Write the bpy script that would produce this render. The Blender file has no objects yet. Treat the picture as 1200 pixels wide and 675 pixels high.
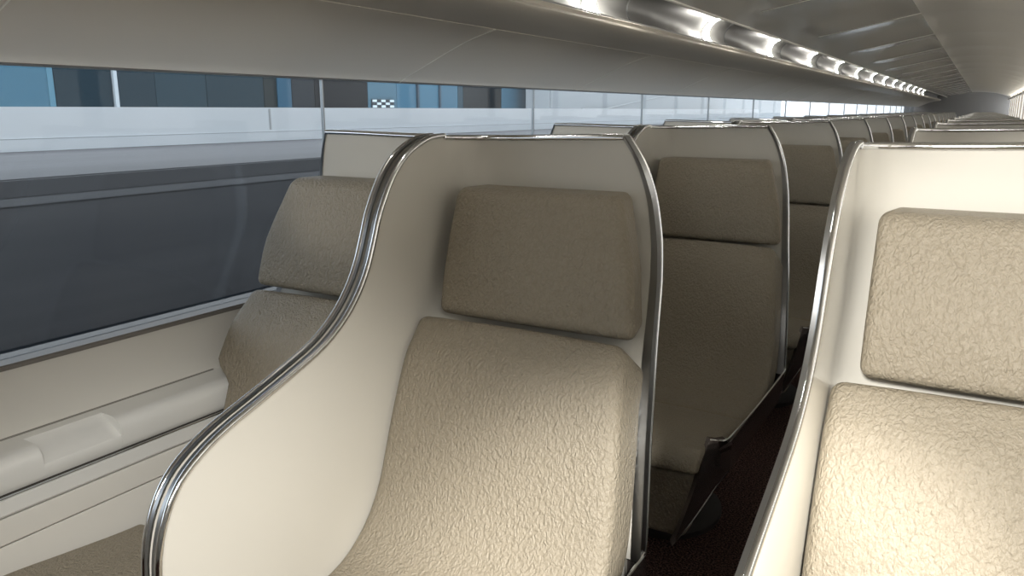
import bpy, bmesh, math, random
from mathutils import Vector
random.seed(4)
SC = bpy.context.scene
COL = SC.collection
P = 1.3                     # row pitch, metres
ROWS = 18
LAMPS = 15
YEND = 25.9

# ------------------------------------------------------------------ materials
def mat(name):
    m = bpy.data.materials.new(name); m.use_nodes = True
    nt = m.node_tree; b = nt.nodes['Principled BSDF']
    return m, nt, b
def simple(name, col, rough=.5, metal=0., coat=0., spec=.5):
    m, nt, b = mat(name)
    b.inputs['Base Color'].default_value = (*col, 1)
    b.inputs['Roughness'].default_value = rough
    b.inputs['Metallic'].default_value = metal
    b.inputs['Coat Weight'].default_value = coat
    b.inputs['Coat Roughness'].default_value = .08
    b.inputs['Specular IOR Level'].default_value = spec
    return m
def noise_col(m, scale, c1, c2, lo=.35, hi=.65, detail=3, stretch=None, bump=0., bdist=.01):
    nt = m.node_tree; b = nt.nodes['Principled BSDF']; N = nt.nodes; L = nt.links
    tc = N.new('ShaderNodeTexCoord'); mp = N.new('ShaderNodeMapping')
    if stretch: mp.inputs['Scale'].default_value = stretch
    n = N.new('ShaderNodeTexNoise'); n.inputs['Scale'].default_value = scale; n.inputs['Detail'].default_value = detail
    r = N.new('ShaderNodeValToRGB')
    r.color_ramp.elements[0].position = lo; r.color_ramp.elements[1].position = hi
    r.color_ramp.elements[0].color = (*c1, 1); r.color_ramp.elements[1].color = (*c2, 1)
    L.new(tc.outputs['Object'], mp.inputs[0]); L.new(mp.outputs[0], n.inputs['Vector'])
    L.new(n.outputs['Fac'], r.inputs[0]); L.new(r.outputs[0], b.inputs['Base Color'])
    if bump:
        bp = N.new('ShaderNodeBump'); bp.inputs['Strength'].default_value = bump; bp.inputs['Distance'].default_value = bdist
        L.new(n.outputs['Fac'], bp.inputs['Height']); L.new(bp.outputs[0], b.inputs['Normal'])
    return m

M_SHELL = simple('shell_lacquer', (.66, .64, .585), .3, 0, .55)
M_CHROME = simple('chrome', (.78, .79, .80), .09, 1.)
M_BAND = simple('satin_metal', (.42, .43, .44), .28, 1.)
M_FINM = simple('dark_gloss_metal', (.20, .17, .165), .22, .8)
M_PED = simple('pedestal_paint', (.05, .045, .045), .5)
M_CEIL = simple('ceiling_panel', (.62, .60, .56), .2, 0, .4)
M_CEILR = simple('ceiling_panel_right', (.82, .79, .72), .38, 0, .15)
M_COVE = simple('cove_panel', (.72, .67, .59), .42, 0, .1)
M_TROUGH = simple('trough_reflector', (.36, .355, .34), .42, .3)
M_WALL = simple('wall_panel', (.62, .605, .565), .42, 0, .1)
M_RAIL = simple('rail_paint', (.74, .74, .72), .32, .1, .2)
M_GAP = simple('shadow_gap', (.05, .045, .04), .7)
M_SHADE = simple('joint_filler', (.22, .21, .19), .7)
M_SEAM = simple('panel_seam', (.9, .88, .82), .5)
M_SILL = simple('sill_metal', (.22, .205, .19), .4, .2, 0, .2)

def leather():
    m, nt, b = mat('tan_leather'); N = nt.nodes; L = nt.links
    tc = N.new('ShaderNodeTexCoord'); mp = N.new('ShaderNodeMapping'); mp.inputs['Scale'].default_value = (1, 1, .6)
    L.new(tc.outputs['Object'], mp.inputs[0])
    nz = N.new('ShaderNodeTexNoise'); nz.inputs['Scale'].default_value = 85; nz.inputs['Detail'].default_value = 4
    sub = N.new('ShaderNodeVectorMath'); sub.operation = 'SUBTRACT'; sub.inputs[1].default_value = (.5, .5, .5)
    sc = N.new('ShaderNodeVectorMath'); sc.operation = 'SCALE'; sc.inputs['Scale'].default_value = .022
    ad0 = N.new('ShaderNodeVectorMath'); ad0.operation = 'ADD'
    L.new(mp.outputs[0], nz.inputs['Vector']); L.new(nz.outputs['Color'], sub.inputs[0]); L.new(sub.outputs[0], sc.inputs[0])
    L.new(mp.outputs[0], ad0.inputs[0]); L.new(sc.outputs[0], ad0.inputs[1])
    v = N.new('ShaderNodeTexVoronoi'); v.feature = 'SMOOTH_F1'; v.inputs['Scale'].default_value = 150; v.inputs['Smoothness'].default_value = .35
    L.new(ad0.outputs[0], v.inputs['Vector'])
    n2 = N.new('ShaderNodeTexNoise'); n2.inputs['Scale'].default_value = 210; n2.inputs['Detail'].default_value = 4
    L.new(mp.outputs[0], n2.inputs['Vector'])
    ad = N.new('ShaderNodeMath'); ad.operation = 'MULTIPLY_ADD'; ad.inputs[1].default_value = -1.3
    L.new(v.outputs['Distance'], ad.inputs[0]); L.new(n2.outputs['Fac'], ad.inputs[2])
    bp = N.new('ShaderNodeBump'); bp.inputs['Strength'].default_value = .85; bp.inputs['Distance'].default_value = .0026
    L.new(ad.outputs[0], bp.inputs['Height']); L.new(bp.outputs[0], b.inputs['Normal'])
    c = N.new('ShaderNodeValToRGB'); c.color_ramp.elements[0].color = (.305, .268, .208, 1); c.color_ramp.elements[1].color = (.262, .228, .172, 1)
    L.new(v.outputs['Distance'], c.inputs[0]); L.new(c.outputs[0], b.inputs['Base Color'])
    b.inputs['Roughness'].default_value = .46; b.inputs['Specular IOR Level'].default_value = .35
    return m
M_LEATHER = leather()
M_CARPET = noise_col(simple('carpet', (.05, .02, .02), .95, spec=.1), 170, (.012, .006, .006), (.30, .18, .155), .42, .72, 4, bump=.8, bdist=.006)

def glass(name, tint=(.86, .90, .93)):
    m, nt, b = mat(name); N = nt.nodes; L = nt.links
    N.remove(b); out = N['Material Output']
    tr = N.new('ShaderNodeBsdfTransparent'); tr.inputs[0].default_value = (*tint, 1)
    gl = N.new('ShaderNodeBsdfGlossy'); gl.inputs['Roughness'].default_value = .02
    fr = N.new('ShaderNodeFresnel'); ge = N.new('ShaderNodeNewGeometry')
    im = N.new('ShaderNodeMath'); im.operation = 'MULTIPLY_ADD'; im.inputs[1].default_value = 1/1.45 - 1.45; im.inputs[2].default_value = 1.45
    L.new(ge.outputs['Backfacing'], im.inputs[0]); L.new(im.outputs[0], fr.inputs['IOR'])
    mx = N.new('ShaderNodeMixShader')
    hf = N.new('ShaderNodeMath'); hf.operation = 'MULTIPLY'; hf.inputs[1].default_value = .5
    L.new(fr.outputs[0], hf.inputs[0]); L.new(hf.outputs[0], mx.inputs[0]); L.new(tr.outputs[0], mx.inputs[1]); L.new(gl.outputs[0], mx.inputs[2]); L.new(mx.outputs[0], out.inputs[0])
    return m
M_GLASS = glass('window_glass')
M_JOINT = simple('glass_joint', (.35, .37, .38), .3, .5)
def emis(name, col, s):
    m, nt, b = mat(name)
    b.inputs['Base Color'].default_value = (*col, 1)
    b.inputs['Emission Color'].default_value = (*col, 1); b.inputs['Emission Strength'].default_value = s
    return m
M_GLOWPANE = emis('glow_pane', (1, .97, .92), .85)  # right window panes made to glow, added as fill light for the cabin
M_LAMP = emis('glow_face', (1, .97, .91), 60)

# ------------------------------------------------------------------ helpers
def tag(o, label=None, cat=None, group=None, kind=None):
    if label: o['label'] = label
    if cat: o['category'] = cat
    if group: o['group'] = group
    if kind: o['kind'] = kind
    return o
def link(name, me, m, parent=None):
    o = bpy.data.objects.new(name, me); COL.objects.link(o)
    if m and not me.materials: me.materials.append(m)
    if parent: o.parent = parent
    return o
def mesh(name, vs, fs, smooth=True):
    me = bpy.data.meshes.new(name); me.from_pydata([tuple(v) for v in vs], [], fs)
    bm = bmesh.new(); bm.from_mesh(me); bmesh.ops.recalc_face_normals(bm, faces=bm.faces); bm.to_mesh(me); bm.free()
    if smooth:
        for p in me.polygons: p.use_smooth = True
        me.set_sharp_from_angle(angle=math.radians(38))
    return me
def struct(name, me, m, parent=None):
    o = link(name, me, m, parent)
    if not parent: o['kind'] = 'structure'
    return o
def empty(name, loc):
    o = bpy.data.objects.new(name, None); COL.objects.link(o); o.location = loc; o.empty_display_size = .1
    return o
def interp(tab, z):
    tab = sorted(tab)
    if z <= tab[0][0]: return tab[0][1]
    for (a, va), (b, vb) in zip(tab, tab[1:]):
        if z <= b:
            t = (z - a) / (b - a) if b > a else 0
            return va + (vb - va) * t
    return tab[-1][1]
def sm_tab(tab, n=40, passes=3):
    """resample a table and smooth it, ends kept"""
    tab = sorted(tab); a, b = tab[0][0], tab[-1][0]
    xs = [a + (b - a) * i / n for i in range(n + 1)]; ys = [interp(tab, x) for x in xs]
    for _ in range(passes):
        ys = [ys[0]] + [(ys[i-1] + 2 * ys[i] + ys[i+1]) / 4 for i in range(1, n)] + [ys[-1]]
    return list(zip(xs, ys))
def catmull(pts, n=6):
    pts = [Vector(p) for p in pts]; out = []
    for i in range(len(pts) - 1):
        p0 = pts[max(i-1, 0)]; p1 = pts[i]; p2 = pts[i+1]; p3 = pts[min(i+2, len(pts)-1)]
        for k in range(n):
            t = k / n
            out.append(.5 * ((2*p1) + (p2-p0)*t + (2*p0-5*p1+4*p2-p3)*t*t + (3*p1-p0-3*p2+p3)*t*t*t))
    out.append(pts[-1]); return out
def tube_mesh(name, path, r, seg=10):
    vs = []; fs = []; up = None; n = len(path)
    for i, p in enumerate(path):
        d = (path[min(i+1, n-1)] - path[max(i-1, 0)]).normalized()
        if up is None:
            up = d.orthogonal().normalized()
        up = (up - d * up.dot(d)).normalized(); sd = d.cross(up)
        for k in range(seg):
            a = 2 * math.pi * k / seg
            vs.append(p + (up * math.cos(a) + sd * math.sin(a)) * r)
    for i in range(n - 1):
        for k in range(seg):
            fs.append((i*seg+k, i*seg+(k+1) % seg, (i+1)*seg+(k+1) % seg, (i+1)*seg+k))
    fs.append(tuple(range(seg))); fs.append(tuple(range((n-1)*seg, n*seg)))
    return mesh(name, vs, fs)
def rbox(nu, nv, nw, su, sv, sw, r):
    """rounded box in [-su/2,su/2]x..., returns verts (u,v,w), faces"""
    def coords(n, s):
        core = [(-s/2 + r) + (s - 2*r) * i / n for i in range(n + 1)]
        k = 5
        lo = [-s/2 + r - r * math.sin(math.pi/2 * (k - i) / k) for i in range(k)]
        hi = [-c for c in reversed(lo)]
        return lo + core + hi
    U, V, W = coords(nu, su), coords(nv, sv), coords(nw, sw)
    idx = {}; vs = []; fs = []
    def vert(i, j, k):
        key = (i, j, k)
        if key not in idx:
            p = Vector((U[i], V[j], W[k]))
            q = Vector([max(-s/2 + r, min(s/2 - r, c)) for c, s in zip(p, (su, sv, sw))])
            d = p - q
            if d.length > 1e-9: p = q + d.normalized() * r
            idx[key] = len(vs); vs.append(p)
        return idx[key]
    A, B, C = len(U)-1, len(V)-1, len(W)-1
    for i in range(A):
        for j in range(B):
            fs.append((vert(i,j,0), vert(i+1,j,0), vert(i+1,j+1,0), vert(i,j+1,0)))
            fs.append((vert(i,j,C), vert(i+1,j,C), vert(i+1,j+1,C), vert(i,j+1,C)))
    for i in range(A):
        for k in range(C):
            fs.append((vert(i,0,k), vert(i+1,0,k), vert(i+1,0,k+1), vert(i,0,k+1)))
            fs.append((vert(i,B,k), vert(i+1,B,k), vert(i+1,B,k+1), vert(i,B,k+1)))
    for j in range(B):
        for k in range(C):
            fs.append((vert(0,j,k), vert(0,j+1,k), vert(0,j+1,k+1), vert(0,j,k+1)))
            fs.append((vert(A,j,k), vert(A,j+1,k), vert(A,j+1,k+1), vert(A,j,k+1)))
    return vs, fs
def cushion(name, z0, z1, xl, xr, yf, yb, r, crown=.012, nu=14, nv=16):
    """upright pad: x spans xl(z)..xr(z), front yf(z), back yb(z)"""
    s = .5
    vs, fs = rbox(nu, nv, 2, .5, z1 - z0, .12, r)
    out = []
    for u, v, w in vs:
        z = (z0 + z1) / 2 + v
        L_, R_ = xl(z), xr(z)
        uu = u / .25                      # -1..1
        x = (L_ + R_) / 2 + u * (R_ - L_) / .5
        f = (w + .06) / .12               # 0 front .. 1 back
        fr, bk = yf(z), yb(z)
        if w < -.06 + r: y = fr + (w + .06)
        else: y = fr + r + (bk - fr - r) * (w + .06 - r) / (.12 - r)
        vv = v / ((z1 - z0) / 2)
        x = (L_ + R_) / 2 + (x - (L_ + R_) / 2) * (1 - .10 * f)
        y -= crown * (1 - uu**2) * (1 - .6 * vv**2) * (1 - f)
        out.append(Vector((x, y, z)))
    return out, fs

# ------------------------------------------------------------------ seat shape (given in cabin coordinates of the first aisle seat)
CX, CY = -.77, 1.20
YB = sm_tab([(1.264, 1.565), (1.215, 1.580), (1.135, 1.592), (1.045, 1.586), (.96, 1.552), (.86, 1.475), (.78, 1.415), (.68, 1.366), (.576, 1.338), (.46, 1.32)], 60, 4)
XS = sm_tab([(1.264, -.643), (1.215, -.613), (1.135, -.588), (1.045, -.571), (.96, -.556), (.86, -.534), (.78, -.515), (.68, -.50), (.576, -.49), (.46, -.484)], 60, 4)
WING = [(1.481, 1.264), (1.44, 1.262), (1.397, 1.252), (1.345, 1.228), (1.305, 1.195), (1.277, 1.16), (1.248, 1.11), (1.228, 1.06), (1.206, 1.01), (1.175, .963), (1.13, .918),
        (1.07, .880), (.99, .850), (.906, .822), (.83, .797), (.776, .772), (.735, .742), (.706, .701), (.688, .652), (.680, .60), (.680, .53), (.692, .46)]
WX = -1.041
def smooth01(t):
    t = max(0, min(1, t)); return t*t*(3 - 2*t)
def build_shell(open_pan=-.484):
    wing = catmull([(0, y, z) for y, z in WING], 3)
    rows = []
    nc, nb, nw = 8, 16, 12
    for w in wing:
        z = w.z; yw = w.y; yb = interp(YB, z); xs = interp(XS, z)
        if open_pan < -.5: xs += (open_pan - xs) * smooth01((.715 - z) / .055)
        r = max(.004, min(.09, yb - yw))
        row = []
        for i in range(nw): row.append(Vector((WX, yw + (yb - r - yw) * i / nw, z)))
        for i in range(nc + 1):
            a = math.pi / 2 * i / nc
            row.append(Vector((WX + r - r * math.cos(a), yb - r + r * math.sin(a), z)))
        for i in range(1, nb + 1):
            t = i / nb
            x = WX + r + (xs - WX - r) * t
            row.append(Vector((x, yb - .0 * t, z)))
        rows.append(row)
    nr, nn = len(rows), len(rows[0])
    for i in range(nr):                       # slight sag of the top edge
        for j in range(nn):
            k = math.sin(math.pi * j / (nn - 1)) ** 2
            if rows[i][j].z > 1.1: rows[i][j].z -= .006 * k * (rows[i][j].z - 1.1) / .164
    def nrm(i, j):
        a = rows[min(i+1, nr-1)][j] - rows[max(i-1, 0)][j]
        b = rows[i][min(j+1, nn-1)] - rows[i][max(j-1, 0)]
        n = b.cross(a)
        if n.length < 1e-9: return Vector((0, 1, 0))
        return n.normalized()
    Q = []
    for i in range(nr):
        q = []
        for j in range(nn):
            # outward: -x on the wing, +y on the back
            t = min(1, max(0, (j - nw) / nc)); a = t * math.pi / 2
            n = Vector((-math.cos(a), math.sin(a), 0))
            th = .011 + (.030 - .011) * t
            q.append(rows[i][j] + n * th)
        Q.append(q)
    return rows, Q, nr, nn
def grid_faces(nr, nn, off=0, flip=False):
    f = []
    for i in range(nr - 1):
        for j in range(nn - 1):
            a = (off + i*nn + j, off + i*nn + j + 1, off + (i+1)*nn + j + 1, off + (i+1)*nn + j)
            f.append(a[::-1] if flip else a)
    return f
def seat_meshes(mirror=False):
    """dict of part -> (mesh, material); local origin at floor below the middle of the seat"""
    pan = -.484 if not mirror else -.553
    def loc(v): return Vector(((v[0] - CX) * (-1 if mirror else 1), v[1] - CY, v[2]))
    P_, Q_, nr, nn = build_shell(pan)
    d = {}
    vs = [loc(p) for r in P_ for p in r] + [loc(p) for r in Q_ for p in r]; o = nr * nn
    fs = grid_faces(nr, nn) + grid_faces(nr, nn, o, True)
    # foot of the wing, a closed slab of its own
    sk = len(vs); m_ = nn - 1; lr = nr - 1
    for zz in (.4601, .37):
        vs += [loc((P_[lr][j].x, P_[lr][j].y, zz)) for j in range(m_)] + [loc((Q_[lr][j].x, Q_[lr][j].y, zz)) for j in range(m_)]
    A_, B_, C_, D_ = sk, sk + m_, sk + 2*m_, sk + 3*m_
    for j in range(m_-1):
        fs += [(A_+j, A_+j+1, C_+j+1, C_+j), (B_+j+1, B_+j, D_+j, D_+j+1), (C_+j, C_+j+1, D_+j+1, D_+j), (A_+j+1, A_+j, B_+j, B_+j+1)]
    fs += [(A_, B_, D_, C_)[::-1], (A_+m_-1, B_+m_-1, D_+m_-1, C_+m_-1)]
    def strip(a, b):
        return (a[0]*nn+a[1], b[0]*nn+b[1], o+b[0]*nn+b[1], o+a[0]*nn+a[1])
    edge = [(nr-1-i, 0) for i in range(nr)] + [(0, j) for j in range(1, nn)] + [(i, nn-1) for i in range(1, nr)]
    edge2 = edge + [(nr-1, j) for j in range(nn-2, -1, -1)]
    for a, b in zip(edge2, edge2[1:]): fs.append(strip(a, b))
    d['shell'] = (mesh('seat_shell', vs, fs), M_SHELL)
    # satin band lying on the shell edge
    pe = [P_[i][j] for i, j in edge]; qe = [Q_[i][j] for i, j in edge]
    bv = []; bf = []
    for k in range(len(edge)):
        t = (pe[min(k+1, len(edge)-1)] - pe[max(k-1, 0)]).normalized(); w = (qe[k] - pe[k])
        out = w.cross(t).normalized()
        c = Vector((-.8, 1.35, .9))
        if k < nr: out = t.cross(w).normalized()
        # choose the side that points away from the shell interior
        i, j = edge[k]; ins = P_[min(nr-1, max(0, i + (2 if i == 0 else 0)))][min(nn-1, max(0, j + (2 if j == 0 else (-2 if j == nn-1 else 0))))] - pe[k]
        if out.dot(ins) > 0: out = -out
        e = .004
        bv += [loc(pe[k] - w*.05), loc(pe[k] - w*.05 + out*e), loc(qe[k] + w*.05 + out*e), loc(qe[k] + w*.05)]
    for k in range(len(edge)-1):
        a, b = 4*k, 4*k+4
        for m_ in range(3): bf.append((a+m_, b+m_, b+m_+1, a+m_+1))
    base = len(bv); cnt = 0
    for i in range(nr):
        p = P_[i][nn-1]; wd = .003 + .013 * min(1, max(0, (1.26 - p.z) / .5))
        bv += [loc(p + Vector((.003, -.0025, 0))), loc(p + Vector((-wd, -.0025, 0)))]; cnt += 1
    for i in range(cnt-1): bf.append((base+2*i, base+2*i+1, base+2*i+3, base+2*i+2))
    d['edge_band'] = (mesh('edge_band', bv, bf), M_BAND)
    # chrome beads: inner edge of wing and top, outer edge of top and open side
    nwing = nr
    ip = [loc(p) for p in pe[:nwing + nn - 1]]
    op = [loc(p) for p in qe[nwing + 13:]]
    def clean(pl):
        o_ = [pl[0]]
        for p in pl[1:]:
            if (p - o_[-1]).length > .004: o_.append(p)
        return o_
    me = tube_mesh('chrome_trim', clean(ip), .0062)
    me2 = tube_mesh('t2', clean(op), .0062)
    bm = bmesh.new(); bm.from_mesh(me); bm.from_mesh(me2); bm.to_mesh(me); bm.free(); bpy.data.meshes.remove(me2)
    for p in me.polygons: p.use_smooth = True
    d['chrome_trim'] = (me, M_CHROME)
    # headrest
    hyf = lambda z: interp([(.88, 1.385), (.96, 1.40), (1.05, 1.428), (1.17, 1.474)], z)
    hyb = lambda z: min(interp(YB, z) - .004, hyf(z) + .11)
    vs, fs = cushion('h', .878, 1.152, lambda z: interp([(.88, -1.003), (1.15, -1.003)], z), lambda z: interp([(.88, -.533), (1.0, -.551), (1.15, -.602)], z), hyf, hyb, .022, .014)
    d['headrest'] = (mesh('headrest', [loc(v) for v in vs], fs), M_LEATHER)
    def path_pad(name, pts, th, r, nu, nv, xl, xr, crown, edge_in=0.):
        path = catmull([(0, y, z) for y, z in pts], 8)
        acc = [0.]
        for a, b in zip(path, path[1:]): acc.append(acc[-1] + (b - a).length)
        Ltot = acc[-1]
        def at(s_):
            s_ = max(0, min(Ltot, s_))
            for i_ in range(len(acc)-1):
                if s_ <= acc[i_+1]:
                    t = (s_ - acc[i_]) / max(1e-9, acc[i_+1] - acc[i_]); return path[i_].lerp(path[i_+1], t)
            return path[-1]
        vs_, fs_ = rbox(nu, nv, 2, .5, Ltot, th, r); out_ = []
        for u, v, w in vs_:
            s_ = Ltot/2 - v
            p = at(s_); t = (at(s_ + .008) - at(s_ - .008)).normalized()
            nrm_ = Vector((0, -t.z, t.y))
            if nrm_.y > 0 and abs(nrm_.y) > abs(nrm_.z): nrm_ = -nrm_
            if nrm_.z < 0 and abs(nrm_.z) >= abs(nrm_.y): nrm_ = -nrm_
            dep = (w + th/2) * (1 if th < .06 else .42 + .58 * smooth01((p.z - .42) / .12))
            cr = crown * (1 - (u/.25)**2) * (1 - dep/th)
            q = p - nrm_ * dep + nrm_ * cr
            zz = max(q.z, .38)
            a, b = xl(zz), xr(zz) - edge_in * max(0, min(1, (1.10 - q.y) / .5))
            out_.append(loc(((a+b)/2 + u*(b-a)/.5, q.y, q.z)))
        return mesh(name, out_, fs_)
    bxr = lambda z: interp(XS, z) - .010 + (0 if not mirror else (pan - .008 - interp(XS, z)) * smooth01((.715 - z) / .055))
    bxl = lambda z: WX + .003
    d['backrest'] = (path_pad('backrest', [(1.368, .882), (1.337, .845), (1.300, .80), (1.255, .70), (1.222, .61), (1.195, .54), (1.15, .47), (1.09, .425), (1.02, .408), (.985, .405)], .122, .024, 14, 34, bxl, bxr, .012), M_LEATHER)
    d['seat_cushion'] = (path_pad('seat_cushion', [(.99, .405), (.92, .410), (.80, .424), (.70, .436), (.63, .436), (.595, .415), (.585, .385)], .045, .014, 12, 24, bxl, lambda z: pan - .006, .008, .058 if not mirror else 0), M_LEATHER)
    vs, fs = rbox(10, 6, 2, .46, .20, .09, .02); out = []
    for u, v, w in vs:
        xr2 = pan - .065 - .03 * (.1 - v) / .2
        x = (WX + .01 + xr2) / 2 + u * (xr2 - WX - .01) / .46
        out.append(loc((x, .655 + w + .05 * (.1 - v), .275 + v)))
    d['leg_rest'] = (mesh('leg_rest', out, fs), M_LEATHER)
    # base tub (rings, tapering down)
    rings = [(.455, WX - .008, pan - .002, .70, 1.34), (.445, WX - .008, pan + .0, .70, 1.36), (.34, WX - .004, pan - .022, .78, 1.44), (.25, WX + .05, pan - .10, .82, 1.40), (.22, WX + .10, pan - .15, .88, 1.32)]
    bv = []; bf = []
    if mirror: rings = [(z if z < .4 else z - .065, a, b - .02, c, e) for z, a, b, c, e in rings]
    zf = lambda z: min(z, .395)
    def ring(z, a, b, c, e): return [loc((a, c, zf(z))), loc((b - .066, c, zf(z))), loc((b, c, z)), loc((b, e, z)), loc((a, e, z))]
    for r_ in rings: bv += ring(*r_)
    def join(p_, q_):
        for k in range(5): bf.append((p_+k, p_+(k+1) % 5, q_+(k+1) % 5, q_+k))
    for i in range(len(rings)-1): join(5*i, 5*i+5)
    n5 = 5*(len(rings)-1); bf.append(tuple(range(n5, n5+5)))
    z = .455 if not mirror else .39
    lip = len(bv); bv += ring(z, WX - .004, pan - .006, .71, 1.335)
    join(0, lip)
    lo = len(bv); bv += ring(.36, WX - .004, pan - .006, .72, 1.335)
    join(lip, lo); bf.append(tuple(range(lo, lo+5)))
    d['base_shell'] = (mesh('base_shell', bv, bf), M_FINM)
    # chrome edge line along the open side of the base and around its front corner
    pth = catmull([(pan + .006, 1.335, .475), (pan + .002, 1.30, .463), (pan, 1.1, .46), (pan - .004, .9, .458), (pan - .012, .74, .455), (pan - .018, .708, .452), (pan - .03, .695, .452), (pan - .056, .686, .452)], 4)
    d['base_trim'] = (tube_mesh('base_trim', [loc(p) for p in pth], .0035, 8), M_CHROME)
    # front fin: curved blade sweeping down from the corner to a pointed toe
    inner = catmull([(pan - .056, .686, .455), (pan - .058, .62, .40), (pan - .068, .592, .33), (pan - .086, .56, .25), (pan - .10, .545, .205)], 4)
    outer = catmull([(pan - .02, .708, .455), (pan - .02, .80, .346), (pan - .045, .73, .295), (pan - .075, .63, .235), (pan - .102, .543, .195)], 4)
    fv = []; ff = []
    for a, b in zip(inner, outer):
        m_ = (a + b) / 2 + Vector((.004, -.008, 0)); t = Vector((-.012, .012, 0))
        fv += [loc(a), loc(m_), loc(b), loc(b + t), loc(m_ + t), loc(a + t)]
    n_ = len(inner)
    for i in range(n_-1):
        for k in range(6): ff.append((6*i+k, 6*i+(k+1) % 6, 6*i+6+(k+1) % 6, 6*i+6+k))
    ff.append(tuple(range(6))); ff.append(tuple(range(6*n_-6, 6*n_)))
    d['front_fin'] = (mesh('front_fin', fv, ff), M_FINM)
    d['fin_trim'] = (tube_mesh('fin_trim', [loc(p) for p in outer], .0022, 6), M_CHROME)
    # pedestal
    prof = [(.0, .16, .20), (.018, .16, .20), (.03, .075, .11), (.23, .065, .10)]
    pv = []; pf = []; S = 24; c0 = Vector(((WX + pan) / 2, 1.08, 0))
    for z, rx, ry in prof:
        for k in range(S):
            a = 2*math.pi*k/S
            pv.append(loc((c0.x + rx*math.cos(a), c0.y + ry*math.sin(a), z)))
    for i in range(len(prof)-1):
        for k in range(S): pf.append((i*S+k, i*S+(k+1) % S, (i+1)*S+(k+1) % S, (i+1)*S+k))
    pf.append(tuple(range(S))); pf.append(tuple(range((len(prof)-1)*S, len(prof)*S)))
    d['pedestal'] = (mesh('pedestal', pv, pf), M_PED)
    return d

def make_seat(d, name, fin=True):
    root = empty(name, (0, 0, 0))
    objs = {}
    for k in ('shell', 'headrest', 'backrest', 'seat_cushion', 'leg_rest', 'base_shell', 'pedestal'):
        objs[k] = link(k, d[k][0], d[k][1], root)
    link('edge_band', *d['edge_band'], objs['shell'])
    link('chrome_trim', *d['chrome_trim'], objs['shell'])
    if fin:
        link('chrome_trim', *d['base_trim'], objs['base_shell'])
        f = link('front_fin', *d['front_fin'], objs['base_shell'])
        link('chrome_trim', *d['fin_trim'], objs['base_shell'])
    return root
def copy_tree(o, parent=None):
    c = o.copy(); COL.objects.link(c)
    if parent: c.parent = parent
    for ch in list(o.children): copy_tree(ch, c)
    return c
ORD = ['nearest', 'second', 'third', 'fourth', 'fifth', 'sixth', 'seventh', 'eighth', 'ninth', 'tenth', 'eleventh', 'twelfth', 'thirteenth', 'fourteenth', 'fifteenth', 'sixteenth', 'seventeenth', 'eighteenth', 'nineteenth']
D_A = seat_meshes(False); D_W = seat_meshes(True)
proto_a = make_seat(D_A, 'train_seat'); proto_w = make_seat(D_W, 'train_seat', False)
used = set()
def place(proto, x, y, label, group):
    o = proto if proto.name not in used else copy_tree(proto)
    used.add(proto.name)
    o.location = (x, y, 0); tag(o, label, 'seat', group)
    return o
for k in range(ROWS):
    y = CY + P * k
    w = ORD[k]
    place(proto_a, CX, y,
          'tan leather train seat with S-curved chrome-edged white wing, nearest one left of the aisle' if k == 0 else
          'tan leather seat beside the aisle on its left, %s row from the camera' % w, 'aisle seats left of the aisle')
    place(proto_w, -2.115 - CX, y,
          'tan leather train seat against the window, half hidden behind the nearest curved wing' if k == 0 else
          'tan leather seat under the left window, %s row from the camera' % w, 'window seats on the left')
    place(proto_a, CX + .865, y,
          'brightly lit tan leather seat with white shell, cut off by the right frame edge' if k == 0 else
          'white shelled seat right of the aisle, %s row from the camera' % w, 'seats right of the aisle')

# ------------------------------------------------------------------ cabin shell
Y0, Y1 = -1.6, YEND
def ribbon(name, prof, y0, y1, ny, thick=.02, wave=None, smooth=True):
    """extrude an (x,z) profile along y, with thickness outwards (away from the cabin middle)"""
    vs = []; n = len(prof); pr = [Vector((x, 0, z)) for x, z in prof]
    nor = []
    for i in range(n):
        t = (pr[min(i+1, n-1)] - pr[max(i-1, 0)]).normalized()
        q = Vector((t.z, 0, -t.x))
        c = Vector((-.54, 0, 1.1)) - pr[i]
        if q.dot(c) > 0: q = -q
        nor.append(q)
    for j in range(ny + 1):
        y = y0 + (y1 - y0) * j / ny
        for i in range(n):
            p = pr[i].copy(); p.y = y
            if wave: p = p + nor[i] * wave(i / (n-1), y)
            vs.append(p)
    o = len(vs)
    for j in range(ny + 1):
        for i in range(n): vs.append(vs[j*n+i] + nor[i]*thick)
    fs = grid_faces(ny+1, n) + grid_faces(ny+1, n, o, True)
    for j in range(ny):
        for i in (0, n-1): fs.append((j*n+i, (j+1)*n+i, o+(j+1)*n+i, o+j*n+i))
    for i in range(n-1):
        for j in (0, ny): fs.append((j*n+i, j*n+i+1, o+j*n+i+1, o+j*n+i))
    return mesh(name, vs, fs, smooth)
def box_mesh(name, x0, x1, y0, y1, z0, z1, bev=0):
    bm = bmesh.new(); bmesh.ops.create_cube(bm, size=1)
    for v in bm.verts:
        v.co = Vector((x0 + (v.co.x + .5)*(x1-x0), y0 + (v.co.y + .5)*(y1-y0), z0 + (v.co.z + .5)*(z1-z0)))
    if bev: bmesh.ops.bevel(bm, geom=bm.edges[:], offset=bev, segments=2, affect='EDGES')
    me = bpy.data.meshes.new(name); bm.to_mesh(me); bm.free(); return me
WXL, WXR = -1.70, .56
struct('floor', box_mesh('floor', WXL - .05, WXR + .05, Y0, Y1, -.05, 0), M_CARPET)
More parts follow.
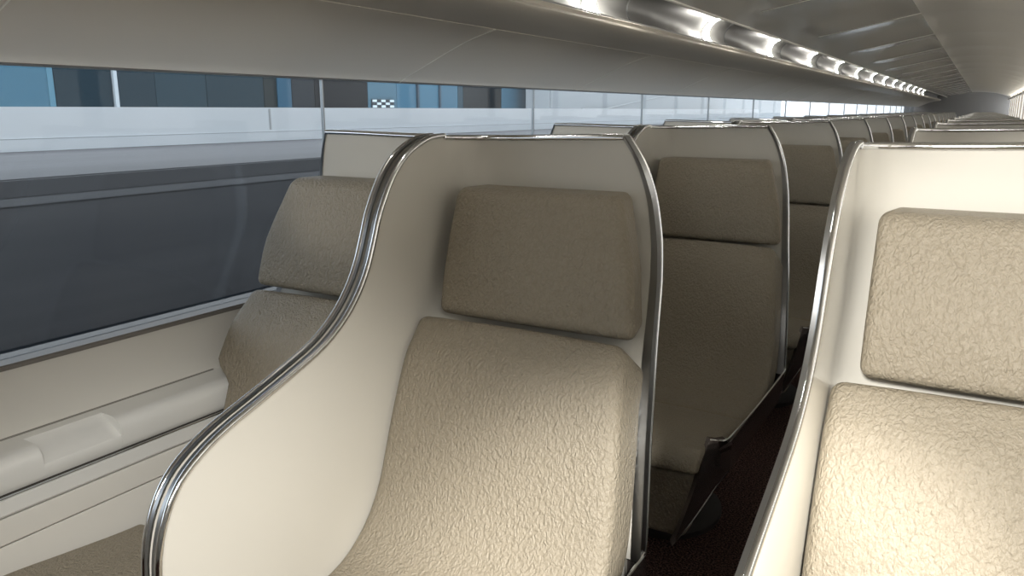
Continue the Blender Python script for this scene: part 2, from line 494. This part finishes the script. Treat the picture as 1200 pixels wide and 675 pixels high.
# left cove
cove = [(v.x, v.z) for v in catmull([(-1.63, 0, 1.408), (-1.60, 0, 1.425), (-1.53, 0, 1.455), (-1.44, 0, 1.495), (-1.35, 0, 1.53), (-1.27, 0, 1.552)], 4)]
lip = [(v.x, v.z) for v in catmull([(-1.27, 0, 1.553), (-1.21, 0, 1.562), (-1.15, 0, 1.570), (-1.10, 0, 1.580), (-1.075, 0, 1.592), (-1.085, 0, 1.605)], 4)]
struct('trim_1', ribbon('cove', cove, Y0, Y1, 8, .012), M_COVE)
struct('trim_2', ribbon('lip', lip, Y0, Y1, 8, .010), M_COVE)
struct('trim_3', box_mesh('header', -1.72, -1.628, Y0, Y1, 1.408, 1.425), M_SILL)
trough = [(v.x, v.z) for v in catmull([(-1.085, 0, 1.607), (-1.15, 0, 1.625), (-1.18, 0, 1.68), (-1.15, 0, 1.735), (-1.07, 0, 1.755), (-.99, 0, 1.725), (-.935, 0, 1.68)], 5)]
struct('trim_4', ribbon('trough', trough, Y0, Y1, 8, .012), M_TROUGH)
struct('trim_5', tube_mesh('slot_lip', [Vector((-.93, Y0, 1.672)), Vector((-.93, 5, 1.672)), Vector((-.93, Y1, 1.672))], .006), M_SEAM)
SEAMX, SEAMZ = -.33, 1.80
ceil_l = [(v.x, v.z) for v in catmull([(-.93, 0, 1.672), (-.84, 0, 1.70), (-.7, 0, 1.725), (-.5, 0, 1.765), (SEAMX, 0, SEAMZ)], 5)]
ceil_r = [(v.x, v.z) for v in catmull([(SEAMX, 0, SEAMZ), (-.15, 0, 1.80), (.1, 0, 1.785), (.35, 0, 1.735), (WXR, 0, 1.66)], 5)]
PH = 2.08
def wave_l(t, y): return .034 * t * math.sin(math.pi * t) ** .6 * abs(math.sin(math.pi * (y - PH) / P)) 
def wave_r(t, y): return .034 * math.sin(math.pi * t) ** .6 * abs(math.sin(math.pi * (y - PH) / P))
NY = int((Y1 - Y0) / P * 18)
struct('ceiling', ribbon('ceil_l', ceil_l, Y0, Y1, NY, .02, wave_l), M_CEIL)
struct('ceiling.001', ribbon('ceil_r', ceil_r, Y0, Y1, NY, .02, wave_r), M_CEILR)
# seams across cove and ceiling, one per bay (thin raised joint strips)
def cross_seam(prof, y, r=.0022):
    return tube_mesh('seam', [Vector((x, y, z)) for x, z in prof], r, 6)
n = 6
ks = [k for k in range(-1, ROWS)]
for k in ks:
    y = PH + P * k
    struct('trim_%d' % n, cross_seam(cove, y), M_SEAM); n += 1
    struct('trim_%d' % n, cross_seam(ceil_l[6:], y, .002), M_SEAM); n += 1
    struct('trim_%d' % n, cross_seam(trough, y + .78, .004), M_BAND); n += 1
# walls
struct('wall_front', box_mesh('wf', -2.0, .9, YEND, YEND + .05, 0, 2.0), simple('bulkhead', (.30, .295, .285), .5))
struct('wall_back', box_mesh('wb', -2.0, .9, Y0 - .05, Y0, 0, 2.0), M_WALL)
ZS = .803
struct('wall_left', box_mesh('wl', -1.74, -1.66, Y0, Y1, .0, ZS), M_WALL)
struct('trim_90', box_mesh('sill', -1.745, -1.655, Y0, Y1, ZS, ZS + .012, .003), M_SILL)
struct('wall_right', box_mesh('wr', WXR, WXR + .06, Y0, Y1, 0, 1.14), M_WALL)
# windows
wn = 1
for k in range(-2, ROWS):
    a = 1.766 + P * k + 0.03; b = a + P
    if b > YEND: b = YEND
    w = struct('window_%d' % wn, box_mesh('pane', -1.704, -1.698, a + .003, b - .003, ZS + .012, 1.41), M_GLASS); wn += 1
    f = link('window_frame', box_mesh('mullion', -1.706, -1.694, a - .0015, a + .0015, ZS + .012, 1.41), M_JOINT, w)
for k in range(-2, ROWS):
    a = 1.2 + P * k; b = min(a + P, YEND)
    w = struct('window_%d' % wn, box_mesh('pane', WXR + .004, WXR + .03, a + .05, b - .05, 1.14, 1.65), M_GLOWPANE); wn += 1
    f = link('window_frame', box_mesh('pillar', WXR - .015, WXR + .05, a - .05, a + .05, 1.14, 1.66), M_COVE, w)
struct('trim_91', box_mesh('hdr', WXR, WXR + .06, Y0, Y1, 1.65, 1.72), M_COVE)

# ------------------------------------------------------------------ armrest rails on the left wall (one per seat row)
RP = [(-1.66, .661), (-1.60, .661), (-1.582, .659), (-1.569, .651), (-1.562, .639), (-1.560, .62), (-1.562, .598), (-1.568, .588)]
def prism(name, prof, y0, y1):
    n_ = len(prof); vs = [Vector((x, y0, z)) for x, z in prof] + [Vector((x, y1, z)) for x, z in prof]
    fs = [(i, (i+1) % n_, n_ + (i+1) % n_, n_ + i) for i in range(n_)] + [tuple(range(n_)), tuple(range(n_, 2*n_))]
    return mesh(name, vs, fs)
def rail_mesh():
    bm = bmesh.new()
    full = [(v.x, v.z) for v in catmull([(x, 0, z) for x, z in RP], 3)] + [(-1.66, .588)]
    cut = [(-1.66, .661), (-1.628, .661), (-1.624, .656), (-1.60, .644), (-1.58, .633), (-1.562, .621), (-1.560, .615), (-1.562, .598), (-1.568, .588), (-1.66, .588)]
    for prof, a, b in ((full, -1.16, -.53), (cut, -.53, -.36), (full, -.36, -.0)):
        me = prism('t', prof, a, b); bm.from_mesh(me); bpy.data.meshes.remove(me)
    me = bpy.data.meshes.new('rail'); bm.to_mesh(me); bm.free()
    for p in me.polygons: p.use_smooth = True
    me.set_sharp_from_angle(angle=math.radians(30))
    return me
def make_rail():
    root = empty('armrest_rail', (0, 0, 0))
    link('rail', rail_mesh(), M_RAIL, root)
    link('groove', prism('g0', [(-1.66, .661), (-1.657, .661), (-1.657, .6625), (-1.66, .664)], -1.16, -.03), M_SHADE, root)
    link('groove', prism('g1', [(-1.66, .588), (-1.574, .588), (-1.574, .580), (-1.66, .580)], -1.16, -.03), M_GAP, root)
    link('lower_panel', prism('p1', [(-1.66, .58), (-1.575, .58), (-1.568, .574), (-1.568, .545), (-1.572, .540), (-1.66, .540)], -1.16, -.03), M_RAIL, root)
    link('groove', prism('g2', [(-1.66, .540), (-1.58, .540), (-1.58, .536), (-1.66, .536)], -1.16, -.04), M_GAP, root)
    link('lower_panel', prism('p2', [(-1.66, .536), (-1.574, .536), (-1.572, .530), (-1.572, .484), (-1.576, .480), (-1.66, .480)], -1.16, -.05), M_WALL, root)
    link('groove', prism('g3', [(-1.66, .480), (-1.584, .480), (-1.584, .476), (-1.66, .476)], -1.16, -.05), M_GAP, root)
    link('lower_panel', prism('p3', [(-1.66, .476), (-1.580, .476), (-1.578, .470), (-1.585, .30), (-1.66, .28)], -1.16, -.05), M_WALL, root)
    b = bmesh.new()
    tube = tube_mesh('cap', [Vector((-1.563, -1.1, .5835)), Vector((-1.563, -.6, .5835)), Vector((-1.563, -.06, .5835))], .0022, 8)
    link('chrome_trim', tube, M_CHROME, root)
    return root
rp = make_rail()
for k in range(ROWS):
    r = rp if k == 0 else copy_tree(rp)
    r.location = (0, 1.33 + P * k, 0)
    tag(r, 'pale grey armrest rail with a scooped recess under the nearest left window' if k == 0 else
        'pale grey armrest rail under the left window beside the %s row' % ORD[k], 'armrest', 'armrest rails along the left wall')

# ------------------------------------------------------------------ slot lights
def arc_strip(off, wa, wb, curve):
    pr_ = [Vector((x, 0, z)) for x, z in trough]; n_ = len(pr_); vs = []; fs = []
    c = Vector((-1.04, 0, 1.66)); k0 = 2; k1 = n_ - 6
    rows_ = []
    for i in range(k0, k1):
        t = (i - k0) / (k1 - 1 - k0); d = (c - pr_[i]).normalized()
        w_ = wa + (wb - wa) * min(1, t * 1.5); y = curve * t ** 1.5
        p = pr_[i] + d * off
        rows_.append([p + Vector((0, y - w_, 0)), p + d * .004 + Vector((0, y, 0)), p + Vector((0, y + w_, 0))])
    for r_ in rows_: vs += r_
    return vs, grid_faces(len(rows_), 3)
def make_light():
    root = empty('ceiling_light', (0, 0, 0))
    vs, fs = arc_strip(.006, .075, .010, .16)
    link('glow_face', mesh('lens', vs, fs), M_LAMP, root)  # glowing arc: lamp plus its highlight on the trough, built as one shape
    vs, fs = arc_strip(.003, .095, .018, .16)
    link('housing', mesh('hs', vs, fs), M_BAND, root)
    return root
lp = make_light()
for k in range(-1, LAMPS - 1):
    r = lp if k == -1 else copy_tree(lp)
    r.location = (0, 2.50 + P * k, 0)
    tag(r, 'bright ceiling lamp in the light slot, %s of the glowing row' % ('first' if k == -1 else ORD[k+1]), 'lamp', 'lamps in the ceiling slot')

# ------------------------------------------------------------------ fill strips added above the right windows to brighten the ceiling
M_FILL = emis('fill_glow', (1, .97, .91), 7)
def make_strip():
    root = empty('fill_strip', (0, 0, 0))
    link('housing', box_mesh('sh', .505, .559, -.58, .58, 1.575, 1.590, .003), M_RAIL, root)
    link('lip', box_mesh('sp', .497, .504, -.58, .58, 1.575, 1.606, .002), M_RAIL, root)
    link('glow_face', box_mesh('sl', .515, .548, -.56, .56, 1.5905, 1.594), M_FILL, root)
    return root
st = make_strip()
for k in range(-1, ROWS):
    r = st if k == -1 else copy_tree(st)
    r.location = (0, 1.85 + P * k, 0)
    tag(r, 'added fill strip under the ceiling above the right windows, %s of the run' % ('nearest' if k == -1 else ORD[k+1]), 'lamp', 'added fill strips above the right windows')

# ------------------------------------------------------------------ outside, left
M_DECK = noise_col(simple('deck', (.2, .2, .2), .6), .8, (.09, .09, .096), (.14, .14, .146), .3, .7, 4, (1.2, .15, 1))
M_DECKF = noise_col(simple('deckface', (.1, .1, .1), .6), 2.0, (.045, .047, .052), (.065, .066, .070), .3, .7, 3, (1, .05, 2))
M_BED = noise_col(simple('bed', (.03, .04, .05), .5), .3, (.008, .015, .024), (.012, .021, .031), .3, .7, 3)
M_WHITE = noise_col(simple('barrier', (.8, .82, .84), .45), .6, (.80, .84, .86), (.88, .91, .93), .3, .7, 3)
struct('station_floor', box_mesh('bed', -6.4, -2.6, -8, 45, -.6, -.5), M_BED)
struct('station_platform', box_mesh('deck', -11.2, -6.4, -8, 45, -.5, .80, .01), M_DECK)
struct('platform_edge', box_mesh('edge', -6.4, -6.36, -8, 45, -.5, .79), M_DECKF)
struct('platform_strip', box_mesh('strip', -6.36, -6.32, -8, 45, .60, .66, .006), simple('strip', (.12, .122, .128), .5))
r = empty('platform_barrier', (-10.7, 10, .8))
tag(r, 'long white barrier wall across the platform outside the window', 'barrier')
def chd(name, me, m, root):
    o = link(name, me, m, root); o.location = (-root.location.x, -root.location.y, -root.location.z); return o
chd('panel', box_mesh('bp', -10.8, -10.62, -8, 45, .96, 1.362), M_WHITE, r)
chd('foot', box_mesh('bf', -10.8, -10.60, -8, 45, .80, .95), M_WHITE, r)
chd('joint_line', box_mesh('bj', -10.8, -10.64, -8, 45, .95, .96), simple('bj', (.45, .48, .50), .6), r)
cr = chd('crack', box_mesh('cr', -10.618, -10.612, 9.9, 9.94, .99, 1.34), simple('cr', (.45, .47, .48), .6), r)
fac = empty('station_building', (-14.2, 12, -.5))
tag(fac, 'dark blue glass station building behind the white barrier wall', 'building')
secs = [(2, 8.1, (.13, .24, .32)), (8.1, 8.22, (.22, .36, .45)), (8.22, 9.3, (.035, .07, .095)), (9.4, 10.2, (.04, .075, .10)), (10.2, 11.4, (.055, .10, .13)), (11.4, 12.95, (.042, .08, .105)),
        (12.95, 13.35, (.03, .033, .033)), (13.35, 13.8, (.09, .16, .23)), (13.8, 14.55, (.035, .035, .042)), (14.55, 16.5, (.008, .009, .013)), (16.5, 17.7, (.17, .26, .33)),
        (17.7, 18.6, (.13, .25, .35)), (18.7, 19.7, (.14, .27, .37)), (19.75, 20.7, (.14, .25, .34)), (20.7, 21.0, (.05, .09, .12)), (21.0, 23.3, (.018, .02, .025)), (23.3, 27.0, (.13, .24, .33))]
for i, (a, b, c) in enumerate(secs):
    if 8.3 < b < 13: c = tuple(v * .62 for v in c)
    m = simple('facade_glass', (c[0] * .42, c[1] * .58, c[2] * .62), .35, spec=.2)
    chd('wall_panel', box_mesh('fp', -14.3, -14.0, a, b, -.5, 3.2, .01), m, fac)
M_MUL = simple('mullion', (.45, .50, .53), .4)
for y in (9.35, 18.65, 19.72): chd('post', box_mesh('po', -14.05, -13.95, y - .035, y + .035, -.5, 3.2), M_MUL if y < 10 else simple('dm', (.03, .06, .09), .5), fac)
M_WS = simple('sign_white', (.65, .75, .8), .5); M_BS = simple('sign_black', (.02, .03, .04), .5)
ck = chd('window_grid', box_mesh('wg', -13.99, -13.97, 16.62, 17.55, 1.38, 1.60), M_BS, fac)
for i in range(5):
    for j in range(3):
        if (i + j) % 2 == 0:
            q = link('pane', box_mesh('pn', -13.98, -13.95, 16.64 + .18*i, 16.64 + .18*i + .16, 1.385 + .073*j, 1.385 + .073*j + .06), M_WS, ck)
white = empty('station_pavilion', (-13, 36, -.5))
tag(white, 'pale white pavilion wall beyond the blue glass building', 'building')
chd('wall', box_mesh('pw', -13.6, -12.6, 24.2, 60, -.5, 4.5, .05), simple('pav', (.34, .37, .39), .5), white)
chd('roof_edge', tube_mesh('re', catmull([(-12.58, 26.6, 1.36), (-12.58, 28.5, 1.36), (-12.58, 30.0, 1.48), (-12.58, 33, 1.75), (-12.58, 40, 2.3)], 6), .03), simple('re', (.35, .38, .40), .5), white)

struct('sky_blocker', box_mesh('sky_slab', -8.2, -2.0, -12, 60, 4.2, 4.4), M_BED)  # unseen slab added to keep sky light out of the cabin
# ------------------------------------------------------------------ light
w = bpy.data.worlds.new('World'); SC.world = w; w.use_nodes = True
bg = w.node_tree.nodes['Background']; bg.inputs[0].default_value = (.95, .97, 1.0, 1); bg.inputs[1].default_value = 2.6
def area(name, loc, target, sx, sy, e, col=(1, .96, .9)):
    l = bpy.data.lights.new(name, 'AREA'); l.shape = 'RECTANGLE'; l.size = sx; l.size_y = sy; l.energy = e; l.color = col
    o = bpy.data.objects.new(name, l); COL.objects.link(o); o.location = loc
    d = Vector(target) - Vector(loc); o.rotation_euler = d.to_track_quat('-Z', 'Y').to_euler()
    return o
def spot(name, loc, target, e, ang, blend, rad, col=(1, .97, .91)):
    l = bpy.data.lights.new(name, 'SPOT'); l.energy = e; l.spot_size = math.radians(ang); l.spot_blend = blend; l.shadow_soft_size = rad; l.color = col
    o = bpy.data.objects.new(name, l); COL.objects.link(o); o.location = loc
    o.rotation_euler = (Vector(target) - Vector(loc)).to_track_quat('-Z', 'Y').to_euler()
    return o
spot('fill_spot', (.44, .10, 1.50), (-.12, .85, .70), 235, 40, .7, .06)  # three spots added out of view to brighten the nearest seats
spot('fill_spot', (-.05, -.5, 1.68), (.26, 1.3, .98), 245, 34, .4, .10)
spot('fill_spot', (.30, -.3, 1.70), (-1.0, .85, .30), 225, 46, 1.0, .10)
for k in range(4):
    spot('shell_fill', (-1.40, .80 + P*k, 1.395), (-1.30, 1.56 + P*k, 1.19), 5, 48, .6, .04)  # added light with no fixture, lifts the window seats' shell tops
area('rear_fill', (-.2, -.9, 1.62), (-.6, 1.6, 1.1), .8, .3, 3)  # weak fill light added behind the camera

# ------------------------------------------------------------------ camera
f = 925.; cx, cy, vx, vy = 600, 337.5, 1153, 129
th = math.atan((cy - vy) / f); ps = math.atan((vx - cx) * math.cos(th) / f)
cam = bpy.data.cameras.new('camera'); co = bpy.data.objects.new('camera', cam); COL.objects.link(co)
cam.sensor_width = 36; cam.lens = f * 36 / 1200; cam.clip_start = .02; cam.clip_end = 200
co.location = (0, 0, 1.32); co.rotation_euler = (math.pi/2 - th, 0, ps)
SC.camera = co
SC.view_settings.view_transform = 'Standard'; SC.view_settings.look = 'None'; SC.view_settings.gamma = 1
SC.view_settings.use_curve_mapping = False; SC.view_settings.exposure = 0
SC.cycles.use_denoising = True; SC.cycles.max_bounces = 8; SC.cycles.transparent_max_bounces = 24
SC.cycles.sample_clamp_indirect = 6; SC.cycles.caustics_reflective = False
